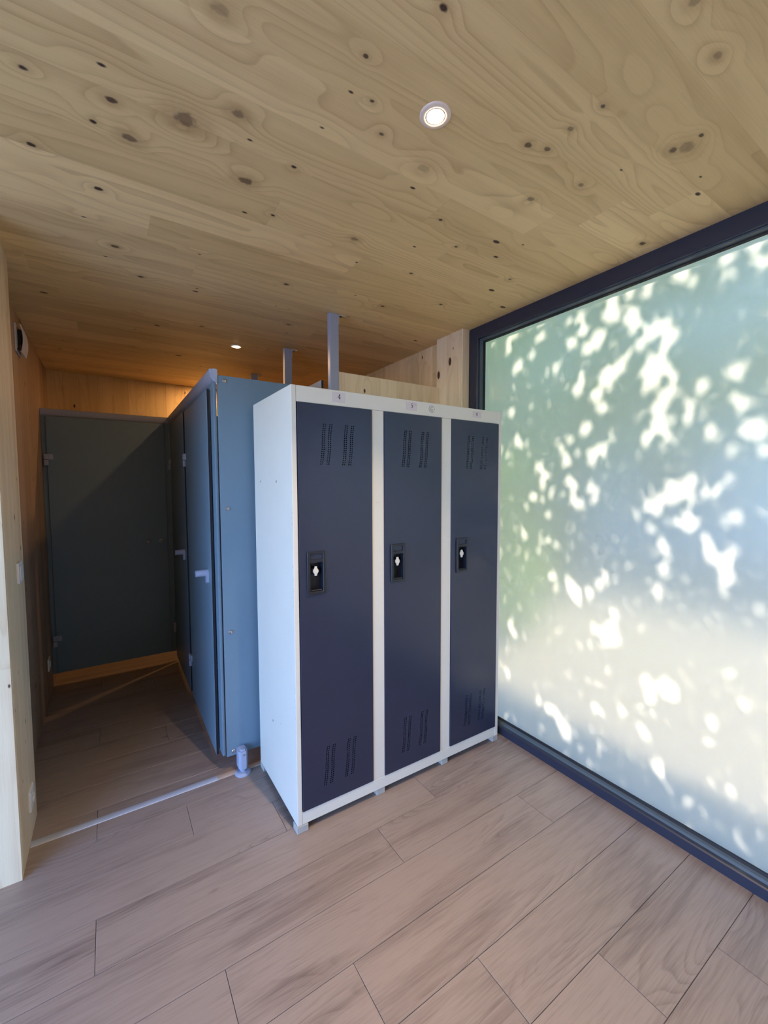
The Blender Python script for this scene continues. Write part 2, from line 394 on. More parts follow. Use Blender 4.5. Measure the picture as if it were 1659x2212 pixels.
# stepped aluminium profile: outer bar, set-back inner bar, bead
def sill(pts, name, mat, y0=WY0, y1=WY1):
    bm = bmesh.new(); prism(bm, [(a, y0, b) for a, b in pts], (0, y1 - y0, 0)); wobj(name, fixn(bm), mat)
sill([(1.243, 0), (1.243, .040), (1.248, .044), (1.262, .046), (1.262, 0)], 'bottom_rail', M_frame)
sill([(1.262, 0), (1.262, .046), (1.268, .054), (1.281, .058), (1.281, 0)], 'bottom_bead', M_bead)
sill([(1.281, 0), (1.281, .060), (1.286, .066), (1.294, .066), (1.294, 0)], 'bottom_gasket', M_gasket)
sill([(1.243, H), (1.243, 2.300), (1.246, 2.296), (1.262, 2.296), (1.262, H)], 'top_rail', M_frame)
sill([(1.262, H), (1.262, 2.290), (1.281, 2.286), (1.281, H)], 'top_bead', M_bead)
sill([(1.281, H), (1.281, 2.281), (1.294, 2.279), (1.294, H)], 'top_gasket', M_gasket)
def stile(pts, name, mat):
    bm = bmesh.new(); prism(bm, [(a, b, .0) for a, b in pts], (0, 0, H)); wobj(name, fixn(bm), mat)
for nm, sg, e in (('side_rail', 1, WY1), ('side_rail', -1, WY0)):
    y = lambda d: e - sg * d
    stile([(1.2435, y(0)), (1.2435, y(.062)), (1.247, y(.066)), (1.262, y(.066)), (1.262, y(0))], nm, M_frame)
    stile([(1.2621, y(0)), (1.2621, y(.072)), (1.281, y(.076)), (1.281, y(0))], 'side_bead', M_bead)
    stile([(1.2811, y(0)), (1.2811, y(.080)), (1.294, y(.082)), (1.294, y(0))], 'side_gasket', M_gasket)
bm = box(1.294, WY0 + .01, .02, 1.302, WY1 - .01, H - .02)
for f in bm.faces: f.material_index = 1 if f.normal.x > .5 or f.calc_center_median().x > 1.3015 else 0
pane = mesh_obj('frosted_pane', bm, [M_glass, M_frost]); pane.parent = win; pane.matrix_parent_inverse = Matrix.Translation((-1.243, -.30, 0))

# ------------------------------------------------------------------ three-door locker
LZ, LT, LW, LD = .030, 1.830, 1.190, .506
locker = empty('locker_cabinet', (0, 0, 0), 'ivory metal locker cabinet with three navy doors, standing on small blocks by the frosted window', 'locker')
mesh_obj('side_panel', box(0, .0, LZ, .021, LD, LT, bevel=.0025, seg=2), M_white, locker)
mesh_obj('side_panel', box(LW - .022, .0, LZ, LW, LD, LT, bevel=.0025, seg=2), M_white, locker)
mesh_obj('top_rail', box(.0215, .001, 1.766, LW - .0225, .022, LT - .0005, bevel=.0015), M_white, locker)
mesh_obj('bottom_rail', box(.0215, .001, LZ, LW - .0225, .022, .084, bevel=.0015), M_white, locker)
mesh_obj('mullion', box(.367, .0015, .0845, .4305, .022, 1.7655, bevel=.0015), M_white, locker)
mesh_obj('mullion', box(.7655, .0015, .0845, .831, .022, 1.7655, bevel=.0015), M_white, locker)
mesh_obj('back_panel', box(.0215, LD - .01, LZ, LW - .0225, LD - .001, LT - .001), M_white, locker)
mesh_obj('top_panel', box(.0215, .0225, LT - .012, LW - .0225, LD - .0105, LT - .001), M_white, locker)
mesh_obj('bottom_panel', box(.0215, .0225, LZ + .01, LW - .0225, LD - .0105, LZ + .02), M_dark_in, locker)
for x in (.395, .795): mesh_obj('divider', box(x, .0225, LZ + .021, x + .008, LD - .0105, LT - .013), M_dark_in, locker)
for (x0, y0, w, d) in ((-.004, -.004, .050, .045), (.388, .004, .045, .045), (.782, .004, .040, .045), (1.150, .000, .042, .045), (.0, .46, .05, .05), (1.14, .46, .05, .05)):
    mesh_obj('foot', box(x0, y0, 0, x0 + w, y0 + d, LZ, bevel=.0015), M_block, locker)

def s_curve(t):      # t: 0 at the top row, 1 at the bottom row
    pts = [(0, 0), (.14, -.0040), (.30, -.0070), (.45, -.0080), (.6, -.0085), (.8, -.0120), (1, -.0172)]
    for (a, b), (c, d) in zip(pts, pts[1:]):
        if t <= c: return b + (d - b) * (t - a) / (c - a)
    return pts[-1][1]
def door_sheet(w, z0, z1, cup):
    bm = bmesh.new()
    def V(x, z): return bm.verts.new((x, 0, z))
    def Q(xa, za, xb, zb): bm.faces.new((V(xa, za), V(xb, za), V(xb, zb), V(xa, zb)))
    def P4(a, b, c, d): bm.faces.new((V(*a), V(*b), V(*c), V(*d)))
    cols = (.112, .121, .140, .149, .213, .222, .242, .251); hh, rr, n = .0045, .0028, 20
    def vents(zb, zt):
        dz = (zt - zb) / n
        for i in range(n):
            za, zc = zb + i * dz, zb + (i + 1) * dz; zm = (za + zc) / 2
            oa, ob, om = (s_curve((zt - q) / (zt - zb)) for q in (za, zc, zm))
            xa = xb = None; prev = (0, 0)
            for c in cols:
                l, r = c - hh, c + hh
                if l + oa - prev[0] > 1e-5: P4((prev[0], za), (l + oa, za), (l + ob, zc), (prev[1], zc))
                K = [V(r + ob, zc), V(l + ob, zc), V(l + oa, za), V(r + oa, za)]      # at 45, 135, 225, 315 degrees
                O = [V(c + om + rr * math.cos(k * PI / 4), zm + rr * math.sin(k * PI / 4)) for k in range(8)]
                for j in range(4):
                    bm.faces.new((K[j], O[(2 * j + 2) % 8], O[2 * j + 1])); bm.faces.new((K[j], O[2 * j + 1], O[2 * j]))
                    bm.faces.new((K[(j + 1) % 4], O[(2 * j + 2) % 8], K[j]))
                prev = (r + oa, r + ob)
            P4((prev[0], za), (w, za), (w, zc), (prev[1], zc))
    cx0, cz0, cx1, cz1 = cup
    Q(0, z0, w, .161); vents(.161, .331); Q(0, .331, w, cz0)
    Q(0, cz0, cx0, cz1); Q(cx1, cz0, w, cz1)
    Q(0, cz1, w, 1.520); vents(1.520, 1.690); Q(0, 1.690, w, z1)
    for f in bm.faces:
        f.normal_update()
        if f.normal.y > 0: f.normal_flip()
    # rounded rim turned back towards the cabinet
    for (a, b, n_) in (((0, z0), (0, z1), (-1, 0)), ((w, z0), (w, z1), (1, 0)), ((0, z0), (w, z0), (0, -1)), ((0, z1), (w, z1), (0, 1))):
        pr = [(0, 0), (.0008, .0004), (.0012, .0014), (.0012, .014)]
        for (d0, e0), (d1, e1) in zip(pr, pr[1:]):
            vs = [bm.verts.new((a[0] + n_[0] * d0, e0, a[1] + n_[1] * d0)), bm.verts.new((b[0] + n_[0] * d0, e0, b[1] + n_[1] * d0)),
                  bm.verts.new((b[0] + n_[0] * d1, e1, b[1] + n_[1] * d1)), bm.verts.new((a[0] + n_[0] * d1, e1, a[1] + n_[1] * d1))]
            bm.faces.new(vs)
    return bm
for (x0, x1) in ((.0255, .3655), (.4325, .7635), (.8335, 1.1655)):
    w = x1 - x0; hx = .029; hw, hz0, hz1 = .078, .993, 1.169
    cup = (hx + .014, hz0 + .012, hx + hw - .010, hz1 - .044)
    d = mesh_obj('door', door_sheet(w, .0865, 1.7635, cup), M_navy, locker); d.location = (x0, -.003, 0)
    # handle surround: a raised frame with a label window above the recess
    bm = bmesh.new(); y0, y1 = -.0075, -.0003
    bx(bm, hx, y0, hz0, hx + .013, y1, hz1, bevel=.0012); bx(bm, hx + hw - .009, y0, hz0, hx + hw, y1, hz1, bevel=.0012)
    for za, zb in ((hz1 - .010, hz1), (hz1 - .046, hz1 - .032), (hz0, hz0 + .012)): bx(bm, hx + .010, y0 + .0003, za, hx + hw - .008, y1, zb, bevel=.0010)
    mesh_obj('handle_frame', bm, M_black, d)
    bm = bmesh.new(); a, b, c, e = cup; dp = .030
    for q in (((a, b), (c, b)), ((c, b), (c, e)), ((c, e), (a, e)), ((a, e), (a, b))):
        (p0, p1) = q; bm.faces.new([bm.verts.new((p0[0], -.004, p0[1])), bm.verts.new((p1[0], -.004, p1[1])), bm.verts.new((p1[0], dp, p1[1])), bm.verts.new((p0[0], dp, p0[1]))])
    bm.faces.new([bm.verts.new(v) for v in ((a, dp, b), (c, dp, b), (c, dp, e), (a, dp, e))])
    bx(bm, a + .002, -.003, b, c - .002, .006, b + .006, bevel=.002)
    mesh_obj('handle_recess', bm, M_black, d)
    kx, kz = hx + .039, 1.088
    bm = bmesh.new(); lathe(bm, (kx - .004, .029, kz), (0, -1, 0), [(0, 0), (.017, 0), (.017, .010), (.013, .016), (.009, .018), (.009, .026), (0, .026)], 20)
    mesh_obj('lock_boss', bm, M_black, d, smooth=False)
    out = [(-.0045, .019), (.0045, .019), (.0055, .012), (.0115, .004), (.0115, -.004), (.0055, -.012), (.0045, -.019), (-.0045, -.019), (-.0055, -.012), (-.0115, -.004), (-.0115, .004), (-.0055, .012)]
    bm = bmesh.new(); prism(bm, [(kx + p, -.0035, kz + q) for p, q in out], (0, .006, 0)); fixn(bm)
    bmesh.ops.bevel(bm, geom=[e_ for e_ in bm.edges if all(v.co.y < -.003 for v in e_.verts)], offset=.0012, segments=2, affect='EDGES')
    for k in range(-3, 4): bx(bm, kx - .007 + abs(k) * .0008, -.0040, kz + k * .0032 - .0007, kx + .007 - abs(k) * .0008, -.0032, kz + k * .0032 + .0007)
    mesh_obj('latch', bm, M_latch, d, label='ivory ribbed turn latch')
# number labels (serif figures) and the hand-drawn circled figure
def stroke(bm, pts, th, y):
    """flat ribbon along pts with a width per point"""
    n = len(pts); L, Rr = [], []
    for i, (x, z) in enumerate(pts):
        a = Vector(pts[max(i - 1, 0)]); b = Vector(pts[min(i + 1, n - 1)]); d = (b - a); d = d.normalized() if d.length > 1e-9 else Vector((1, 0)); nn = Vector((-d.y, d.x))
        w = th[i] if isinstance(th, (list, tuple)) else th
        L.append(bm.verts.new((x + nn.x * w / 2, y, z + nn.y * w / 2))); Rr.append(bm.verts.new((x - nn.x * w / 2, y, z - nn.y * w / 2)))
    for i in range(n - 1): bm.faces.new((L[i], L[i + 1], Rr[i + 1], Rr[i]))
def arc(cx, cz, rx, rz, a0, a1, n=14): return [(cx + rx * math.cos(math.radians(a0 + (a1 - a0) * i / n)), cz + rz * math.sin(math.radians(a0 + (a1 - a0) * i / n))) for i in range(n + 1)]
def digit(ch, cx, cz, h, y):
    bm = bmesh.new(); s = h
    def T(pts): return [(cx + p * s, cz + q * s) for p, q in pts]
    if ch == '4':
        stroke(bm, T([(.10, .50), (-.30, -.18)]), s * .09, y); stroke(bm, T([(-.32, -.20), (.32, -.20)]), s * .10, y - .00005)
        stroke(bm, T([(.10, .5), (.10, -.5)]), s * .17, y - .0001)
    if ch == '5':
        stroke(bm, T([(-.16, .43), (.28, .43)]), s * .14, y); stroke(bm, T([(-.14, .45), (-.20, .05)]), s * .07, y - .00005)
        stroke(bm, T([(-.20, .07), (-.02, .13), (.12, .08), (.20, -.06), (.19, -.24), (.08, -.40), (-.08, -.47), (-.24, -.46)]), [s * q for q in (.07, .12, .16, .18, .18, .13, .10, .10)], y - .0001)
    if ch == '6':
        stroke(bm, T([(.22, .49), (.04, .40), (-.12, .20), (-.20, -.04), (-.19, -.25)]), [s * q for q in (.05, .09, .13, .17, .18)], y)
        stroke(bm, T(arc(.0, -.19, .20, .27, 175, -185, 22)), s * .13, y - .00005)
    return bm
for ch, x0, x1, z0, z1, dh, off in (('4', .178, .237, 1.780, 1.822, .021, .003), ('5', .553, .615, 1.783, 1.821, .020, .002), ('6', .975, 1.036, 1.785, 1.818, .018, .0)):
    lb = mesh_obj('number_label', box(x0, .0004, z0, x1, .0009, z1), M_label, locker)
    if ch == '5':
        bm = bmesh.new(); bm.faces.new([bm.verts.new(v) for v in ((x1 - .016, .0003, z1), (x1, .0002, z1 - .014), (x1 - .014, -.003, z1 - .014))]); mesh_obj('lifted_corner', bm, M_label, lb)
    mesh_obj('digit', digit(ch, (x0 + x1) / 2 + off, (z0 + z1) / 2 + .003, dh, .0003), M_ink, lb)
bm = bmesh.new()
c = arc(.704, 1.801, .0165, .0150, 80, 440, 26); c = [(x + .0006 * math.sin(i * 1.3), z + .0005 * math.cos(i * 1.9)) for i, (x, z) in enumerate(c)]
stroke(bm, c, .0017, .0008)
stroke(bm, [(.7100, 1.8100), (.7040, 1.8105), (.6990, 1.8060), (.6975, 1.8000), (.6990, 1.7945), (.7035, 1.7920), (.7085, 1.7935), (.7100, 1.7975), (.7075, 1.8010), (.7030, 1.8010), (.6995, 1.7985)], .0019, .0007)
mesh_obj('pen_drawing', bm, M_pen, locker, label='hand drawn 6 inside a pen circle')
# punched holes and scratches on the side
for (y, z, w, h) in ((.409, 1.458, .006, .009), (.186, 1.455, .006, .010), (.293, .346, .005, .009)):
    mesh_obj('punched_hole', box(-.0006, y - w / 2, z - h / 2, .001, y + w / 2, z + h / 2, bevel=.0003), M_black, locker)
bm = bmesh.new()
for (y, z, l, a) in ((.270, 1.495, .014, 80), (.408, .385, .012, -40), (.19, .381, .014, -50), (.27, 1.487, .006, 20)):
    dy, dz = math.cos(math.radians(a)) * l / 2, math.sin(math.radians(a)) * l / 2
    stroke2 = [(-.0004, y - dy, z - dz), (-.0004, y - dy * .2, z - dz * .2 + .0015), (-.0004, y + dy, z + dz), (-.0004, y + dy * .2, z + dz * .2 - .0015)]
    bm.faces.new([bm.verts.new(v) for v in stroke2])
rc2 = random.Random(3)
for i in range(26):
    z = rc2.uniform(.25, 1.45); y = rc2.uniform(.001, .004); h = rc2.uniform(.002, .010); w = rc2.uniform(.0006, .0018)
    bm.faces.new([bm.verts.new(v) for v in ((-.0003, y + .002, z), (-.0003, y + .002 + w, z + h * .4), (-.0003, y + .002, z + h), (-.0003, y + .0015, z + h * .5))])
sc_ = mesh_obj('scratches', bm, M_navy, locker); sc_['kind'] = 'stuff'
for (x, z, r) in ((.392, 1.36, .0012), (.400, 1.36, .0008), (.405, 1.361, .0012), (.800, 1.535, .0018), (.408, .28, .001)):
    bm = bmesh.new(); lathe(bm, (x, .0016, z), (0, -1, 0), [(r, 0), (r, .0006), (0, .0006)], 8); mesh_obj('rivet_mark', bm, M_block, locker)

# ------------------------------------------------------------------ toilet cubicles
def hpl(name, x0, y0, z0, x1, y1, z1, parent=None, mat=None):
    dims = (x1 - x0, y1 - y0, z1 - z0); ax = dims.index(min(dims))
    bm = box(x0, y0, z0, x1, y1, z1, bevel=.0008)
    for f in bm.faces: f.material_index = 0 if abs(f.normal[ax]) > .5 else 1
    return mesh_obj(name, bm, [mat or M_hpl, M_core], parent)
def loc_part(o, parent): o.parent = parent; o.matrix_parent_inverse = Matrix.Translation(-parent.location); return o
panel = empty('partition_panel', (.13, .55, 0), 'teal grey laminate partition panel with steel bolts, facing the room beside the locker', 'partition')
loc_part(hpl('board', -.156, .545, .085, .386, .558, 1.962), panel)
for z in (1.938, 1.327, .716, .106):
    bm = bmesh.new(); lathe(bm, (-.122, .545, z), (0, -1, 0), [(.0105, 0), (.0105, .0015), (.008, .0045), (.004, .0055), (.003, .003), (0, .003)], 16)
    loc_part(mesh_obj('bolt', bm, M_bolt, smooth=False), panel)
# adjustable support foot screwed to the panel
foot = empty('support_foot', (-.088, .512, 0), 'grey blue adjustable foot with round base plate under the partition panel', 'support')
bm = bmesh.new(); lathe(bm, (0, 0, 0), (0, 0, 1), [(0, 0), (.039, 0), (.039, .005), (.030, .011), (.014, .014), (.014, .026), (0, .026)], 28); mesh_obj('base_plate', bm, M_nylon, foot)
bm = bmesh.new(); prism(bm, [(.022 * a, .0245 * b, .030) for a, b in ((-1, -.35), (-.55, -1), (.55, -1), (1, -.35), (1, 1.3), (-1, 1.3))], (0, 0, .098)); fixn(bm)
bmesh.ops.bevel(bm, geom=[e_ for e_ in bm.edges if all(v.co.z > .12 for v in e_.verts)], offset=.008, segments=2, affect='EDGES')
mesh_obj('body', bm, M_nylon, foot)
bm = bmesh.new(); tube(bm, (0, -.004, .012), (0, -.004, .032), .0125, n=14); mesh_obj('neck', bm, M_nylon, foot)
bm = bmesh.new(); lathe(bm, (.002, -.024, .105), (0, -1, 0), [(.0055, 0), (.0055, .002), (.003, .003), (0, .002)], 12); mesh_obj('screw', bm, M_bolt, foot)
bm = bmesh.new(); lathe(bm, (.010, -.026, .0085), (0, 0, 1), [(.0055, 0), (.0055, .002), (.0025, .002), (0, .001)], 12); mesh_obj('screw', bm, M_bolt, foot)

def pilaster(x0, y0, x1, y1, z0, z1, label):
    cx, cy_ = (x0 + x1) / 2, (y0 + y1) / 2
    e = empty('pilaster', (cx, cy_, 0), label, 'pilaster', 'cubicle pilasters')
    loc_part(mesh_obj('profile', box(x0, y0, z0, x1, y1, z1, bevel=.003, seg=2), M_hplx), e)
M_hplx = M_hpl; M_face = plain('blue_grey_backdrop', (.42, .56, .68), .8)
pilaster(-.1715, .562, -.157, .662, .085, 1.948, 'narrow teal pilaster between the partition panel and the nearest cubicle door')
pilaster(-.1715, 1.355, -.157, 1.415, .085, 1.948, 'narrow pilaster between the two cubicle doors in the side row')
pilaster(-.1715, 2.10, -.157, 2.19, .085, 1.948, 'narrow pilaster at the corner where the door rows meet')
pilaster(-.222, 2.2135, -.160, 2.228, .085, 1.948, 'grey pilaster closing the far door on its lock side')
pilaster(-.984, 2.2135, -.945, 2.228, .085, 1.948, 'grey pilaster of the far door against the timber wall')

def hinge(parent, x, y, z):
    """knuckle hinge, axis along z, lying on the local x = 0 face and sticking out to -x"""
    o = mesh_obj('hinge', box(x - .016, y - .012, z - .040, x, y + .012, z - .0015, bevel=.003, seg=2), M_nylon, parent)
    mesh_obj('hinge_knuckle', box(x - .016, y - .012, z + .0015, x, y + .012, z + .040, bevel=.003, seg=2), M_nylon, o)
    mesh_obj('hinge_leaf', box(x - .011, y - .040, z + .001, x, y - .0125, z + .040, bevel=.002, seg=2), M_nylon, o)
def cub_door(name, loc, rotz, w, label, handle):
    """local frame: hinge line at y = 0, leaf runs to -y, outer face looks to -x"""
    e = empty(name, loc, label, 'door', 'cubicle doors', rotz=rotz)
    hpl('leaf', 0, -w, .0, .013, 0, 1.84, e)
    for z in (1.535, .235): hinge(e, 0, .006, z)
    if handle == 'lever':
        hy, hz = -w + .085, .925
        bm = bmesh.new(); tube(bm, (-.008, hy, hz), (-.060, hy, hz), .0175, .0165, n=22)
        h = mesh_obj('handle', bm, M_nylon, e)
        pts = [(-.0, hy + a, hz + b) for a, b in [(.019 * math.cos(q * PI / 8), .019 * math.sin(q * PI / 8)) for q in range(0, 9)] + [(.016 * math.cos(q * PI / 8), -.040 + .014 * math.sin(q * PI / 8)) for q in range(8, 17)]]
        bm = bmesh.new(); prism(bm, pts, (-.012, 0, 0)); fixn(bm); mesh_obj('rosette', bm, M_nylon, h)
    else:
        bm = bmesh.new(); lathe(bm, (0, -w + .140, .915), (-1, 0, 0), [(.0, 0), (.012, .0), (.010, .012), (.0155, .018), (.0165, .026), (.012, .033), (0, .034)], 24)
        mesh_obj('knob', bm, M_alu, e, smooth=True)
        bm = bmesh.new(); lathe(bm, (0, -w + .048, .915), (-1, 0, 0), [(.0, 0), (.0165, .0), (.0165, .003), (.0145, .0045), (0, .0045)], 24)
        i_ = mesh_obj('lock_indicator', bm, M_alu, e)
        bm = bmesh.new(); c0 = (-w + .048, .915)
        prism(bm, [(-.0046, c0[0] + a, c0[1] + b) for a, b in [(.009 * math.cos(math.radians(q)), .009 * math.sin(math.radians(q)) + .001) for q in range(35, 146, 10)]], (-.0005, 0, 0)); fixn(bm)
        mesh_obj('indicator_window', bm, M_pvc, i_)
        bm = bmesh.new(); lathe(bm, (-.0045, c0[0], c0[1] - .001), (-1, 0, 0), [(.003, 0), (.003, .001), (0, .001)], 12); mesh_obj('keyway', bm, M_core, i_)
        bm = bmesh.new(); bx(bm, -.0051, c0[0] - .006, c0[1] - .0095, -.0045, c0[0] + .006, c0[1] - .0075); mesh_obj('embossed_line', bm, M_core, i_)
    return e
cub_door('cubicle_door', (-.1855, 1.372, .068), math.radians(-.35), .748, 'bluish laminate cubicle door nearest the locker, with a large grey lever knob', 'lever')
cub_door('cubicle_door', (-.1855, 2.130, .075), math.radians(-.3), .720, 'dark laminate cubicle door behind the nearest one, standing by the corner', 'lever')
# far door: local -y must run to world +x, outer face to world -y -> rotate by +90 degrees
cub_door('cubicle_door', (-.955, 2.200, .093), PI / 2, .738, 'dark grey cubicle door across the end of the corridor, with round knob and lock indicator', 'knob')

# head rail: quarter-round aluminium profile, side run, end run and cap
hr = empty('head_rail', (-.18, .545, 1.93), 'lacquered aluminium head rail with rounded front running above the cubicle doors', 'rail')
def qprof():
    pts = [(.0, .0), (.0, .058), (-.004, .060), (-.018, .0605), (-.020, .057), (-.034, .057), (-.036, .054)]
    pts += [(-.036 + .036 * (1 - math.cos(t * PI / 2 / 8)), .054 - .054 * math.sin(t * PI / 2 / 8)) for t in range(1, 8)]
    return pts
pf = qprof()
bm = bmesh.new()      # mitred at the corner
xr, yr, zr = -.156, 2.236, 1.927
A = [bm.verts.new((xr + a, .550, zr + b)) for a, b in pf]; B = [bm.verts.new((xr + a, yr + a, zr + b)) for a, b in pf]; n = len(A)
for i in range(n): bm.faces.new((A[i], A[(i + 1) % n], B[(i + 1) % n], B[i]))
bm.faces.new(A[::-1]); bm.faces.new(B); loc_part(mesh_obj('side_run', fixn(bm), M_alu), hr)
bm = bmesh.new()
A = [bm.verts.new((xr + a, yr + a, zr + b)) for a, b in pf]; B = [bm.verts.new((-.984, yr + a, zr + b)) for a, b in pf]
for i in range(n): bm.faces.new((A[i], A[(i + 1) % n], B[(i + 1) % n], B[i]))
bm.faces.new(A[::-1]); bm.faces.new(B); loc_part(mesh_obj('end_run', fixn(bm), M_alu), hr)
bm = bmesh.new(); prism(bm, [(xr + .001 + a * 1.06, .5415, zr - .0015 + b * 1.04) for a, b in pf], (0, .008, 0)); loc_part(mesh_obj('end_cap', fixn(bm), M_nylon), hr)
# inner partitions and back panel
def inner(label, *a):
    e = empty('divider_panel', ((a[0] + a[3]) / 2, (a[1] + a[4]) / 2, 0), label, 'partition', 'cubicle dividers')
    loc_part(hpl('board', *a), e)
    for k in (.2, .8):
        x, y = a[0] + (a[3] - a[0]) * k, a[1] + (a[4] - a[1]) * k; bm = bmesh.new(); tube(bm, (x, y, 0), (x, y, a[2] + .004), .008, n=10)
        loc_part(mesh_obj('leg', bm, M_nylon), e)
inner('laminate panel behind the cubicles whose top edge shows beside the nearest steel post', .3885, .56, .09, .4015, 2.735, 2.013)
inner('laminate divider between the two cubicles of the side row', -.1565, 1.379, .10, .388, 1.392, 1.90)
inner('laminate divider between side cubicle and far cubicle', -.1565, 2.126, .10, .388, 2.139, 1.90)

# ------------------------------------------------------------------ steel posts with brackets
def post(y, lab):
    e = empty('steel_post', (.446, y, 0), lab, 'post', 'grey steel posts behind the locker')
    mesh_obj('tube', box(-.0265, 0, 0, .0265, .032, H - .001, bevel=.003, seg=2), M_alu, e)
    bm = box(.0268, .002, H - .055, .0305, .030, H - .0005, bevel=.0006); bx(bm, .0268, .002, H - .0055, .066, .030, H - .0005, bevel=.0006)
    b = mesh_obj('bracket', bm, M_steel, e)
    bm = bmesh.new(); lathe(bm, (.047, .016, H - .0055), (0, 0, -1), [(.006, 0), (.006, .0015), (.003, .003), (0, .003)], 10); mesh_obj('screw', bm, M_core, b)
post(.509, 'tall grey steel post nearest the locker, fixed to the ceiling with an angle bracket')
post(1.205, 'grey steel post behind the nearest one, its upper half showing above the partition')
post(1.985, 'far grey steel post of which only the top and bracket show above the partition panel')

# ------------------------------------------------------------------ transition strip on the floor
def strip_obj(name, xa, xb, mat, lab):
    pts = [(-.019, 0), (.019, 0), (.0175, .0022), (.010, .0044), (0, .0052), (-.010, .0044), (-.0175, .0022)]
    bm = bmesh.new(); prism(bm, [(0, a, b + .0002) for a, b in pts], (xb - xa, 0, 0))
    o = mesh_obj(name, fixn(bm), mat); o.location = (xa, .540, 0); tag(o, lab, 'strip'); return o
strip_obj('floor_strip', -.917, -.204, M_strip, 'silver transition strip crossing the wooden floor from the timber jamb')
strip_obj('floor_strip', -.2035, .385, M_stripw, 'pale wood coloured transition strip running under the support foot and locker')

# ------------------------------------------------------------------ fittings on the timber wall
def plate(name, x, y, z, lab, cat, kind):
    e = empty(name, (x, y, z), lab, cat)
    mesh_obj('frame', box(0, -.041, -.041, .009, .041, .041, bevel=.0025, seg=2), M_pvc, e)
    if kind == 'switch': mesh_obj('rocker', box(.0092, -.028, -.028, .013, .028, .028, bevel=.002, seg=2), M_pvc, e)
    else:
        bm = bmesh.new(); lathe(bm, (.0092, 0, 0), (1, 0, 0), [(.021, .003), (.0195, .003), (.0185, -.0001), (0, -.0001)], 28); bx(bm, .0091, -.027, -.027, .0100, .027, .027, bevel=.0004)
        s = mesh_obj('socket_insert', bm, M_pvc, e)
        for yy in (-.0095, .0095): bm = bmesh.new(); lathe(bm, (.0101, yy, 0), (1, 0, 0), [(.0028, 0), (.0028, .0003), (0, .0003)], 10); mesh_obj('contact_hole', bm, M_core, s)
plate('light_switch', -.918, .600, 1.096, 'white light switch on the narrow timber wall end', 'switch', 'switch')
plate('wall_socket', -.918, .585, .170, 'white wall socket low on the timber wall end beside the floor strip', 'socket', 'socket')
plate('wall_socket', -.985, 1.985, .245, 'white wall socket low in the dark corridor beside the far door', 'socket', 'socket')
v = empty('wall_vent', (-.985, 1.40, 2.215), 'white ventilation valve with curved louvred cover high on the corridor wall', 'vent')
mesh_obj('base_plate', box(0, -.075, -.072, .008, .075, .072, bevel=.003, seg=2), M_vent, v)
mesh_obj('throat', box(.0082, -.030, -.050, .026, .055, .050, bevel=.002), M_core, v)
bm = bmesh.new(); N = 14
ou = []
for i in range(N + 1):
    z = -.072 + .144 * i / N; q = (2 * i / N - 1); ou.append((.038 - .012 * q * q, z))
prof = ou + [(a - .005, z) for a, z in ou[::-1]]
prism(bm, [(a, -.060, z) for a, z in prof], (0, .145, 0)); fixn(bm)
cv = mesh_obj('cover', bm, M_vent, v)
for i in range(7):
    y = -.050 + i * .019; bm = bmesh.new(); prism(bm, [(a + .0012, y, z) for a, z in ou] + [(a + .0001, y, z) for a, z in ou[::-1]], (0, .009, 0)); mesh_obj('louvre', fixn(bm), M_vent, cv)
mesh_obj('support_bracket', box(.0082, -.065, -.066, .026, -.055, -.056, bevel=.002), M_core, v)
bm = bmesh.new(); lathe(bm, (.022, -.066, -.045), (0, -1, 0), [(.003, 0), (.002, .002), (0, .002)], 8); mesh_obj('indicator_light', bm, M_led, v)

# ------------------------------------------------------------------ downlights
ml = new_mat('warm_lamp_lens'); t = NT(ml); t.out(t.n('Emission', {'Color': (1.0, .74, .44, 1), 'Strength': 60.0}).outputs[0])
mr_ = plain('lamp_reflector', (.9, .72, .5), .3)
def downlight(x, y, lab, power, lc=(1.0, .55, .22), sp=PI):
    e = empty('downlight', (x, y, H), lab, 'lamp', 'ceiling downlights')
    bm = bmesh.new(); lathe(bm, (0, 0, 0), (0, 0, -1), [(.0400, 0), (.0400, .0015), (.037, .0035), (.029, .0042), (.0255, .0035), (.0245, .0005), (.0235, .0005), (.0230, .0036), (.0222, .0036), (.0220, .0008)], 40); mesh_obj('trim_ring', bm, M_trim, e, smooth=True)
    bm = bmesh.new(); lathe(bm, (0, 0, -.0010), (0, 0, -1), [(.0222, 0), (.0205, .003), (.014, .0052), (0, .0062)], 32); mesh_obj('lens', bm, ml, e, smooth=True)
    ld = bpy.data.lights.new('lamp', 'AREA'); ld.shape = 'DISK'; ld.size = .040; ld.energy = power; ld.color = lc; ld.spread = sp
    l = bpy.data.objects.new('lamp', ld); col.objects.link(l); l.parent = e; l.location = (0, 0, -.0075)
downlight(.118, -.722, 'bright recessed ceiling spotlight in front of the lockers, largest of the lamps', LAMP1, (1, .74, .46), math.radians(92))
downlight(.118, -2.79, 'unseen ceiling spotlight added behind the viewer as warm fill', LAMP1, (1, .74, .46), math.radians(80))  # added out of view for warm light on floor and locker fronts
downlight(.118, -4.86, 'unseen ceiling spotlight added at the near end of the room as warm fill', LAMP1, (1, .74, .46), math.radians(80))  # second unseen lamp added to warm the room
downlight(.141, 1.350, 'small recessed ceiling spotlight above the cubicles deeper in the room', LAMP2)
downlight(.215, 2.450, 'recessed ceiling spotlight over the far cubicle behind the head rail', LAMP3)

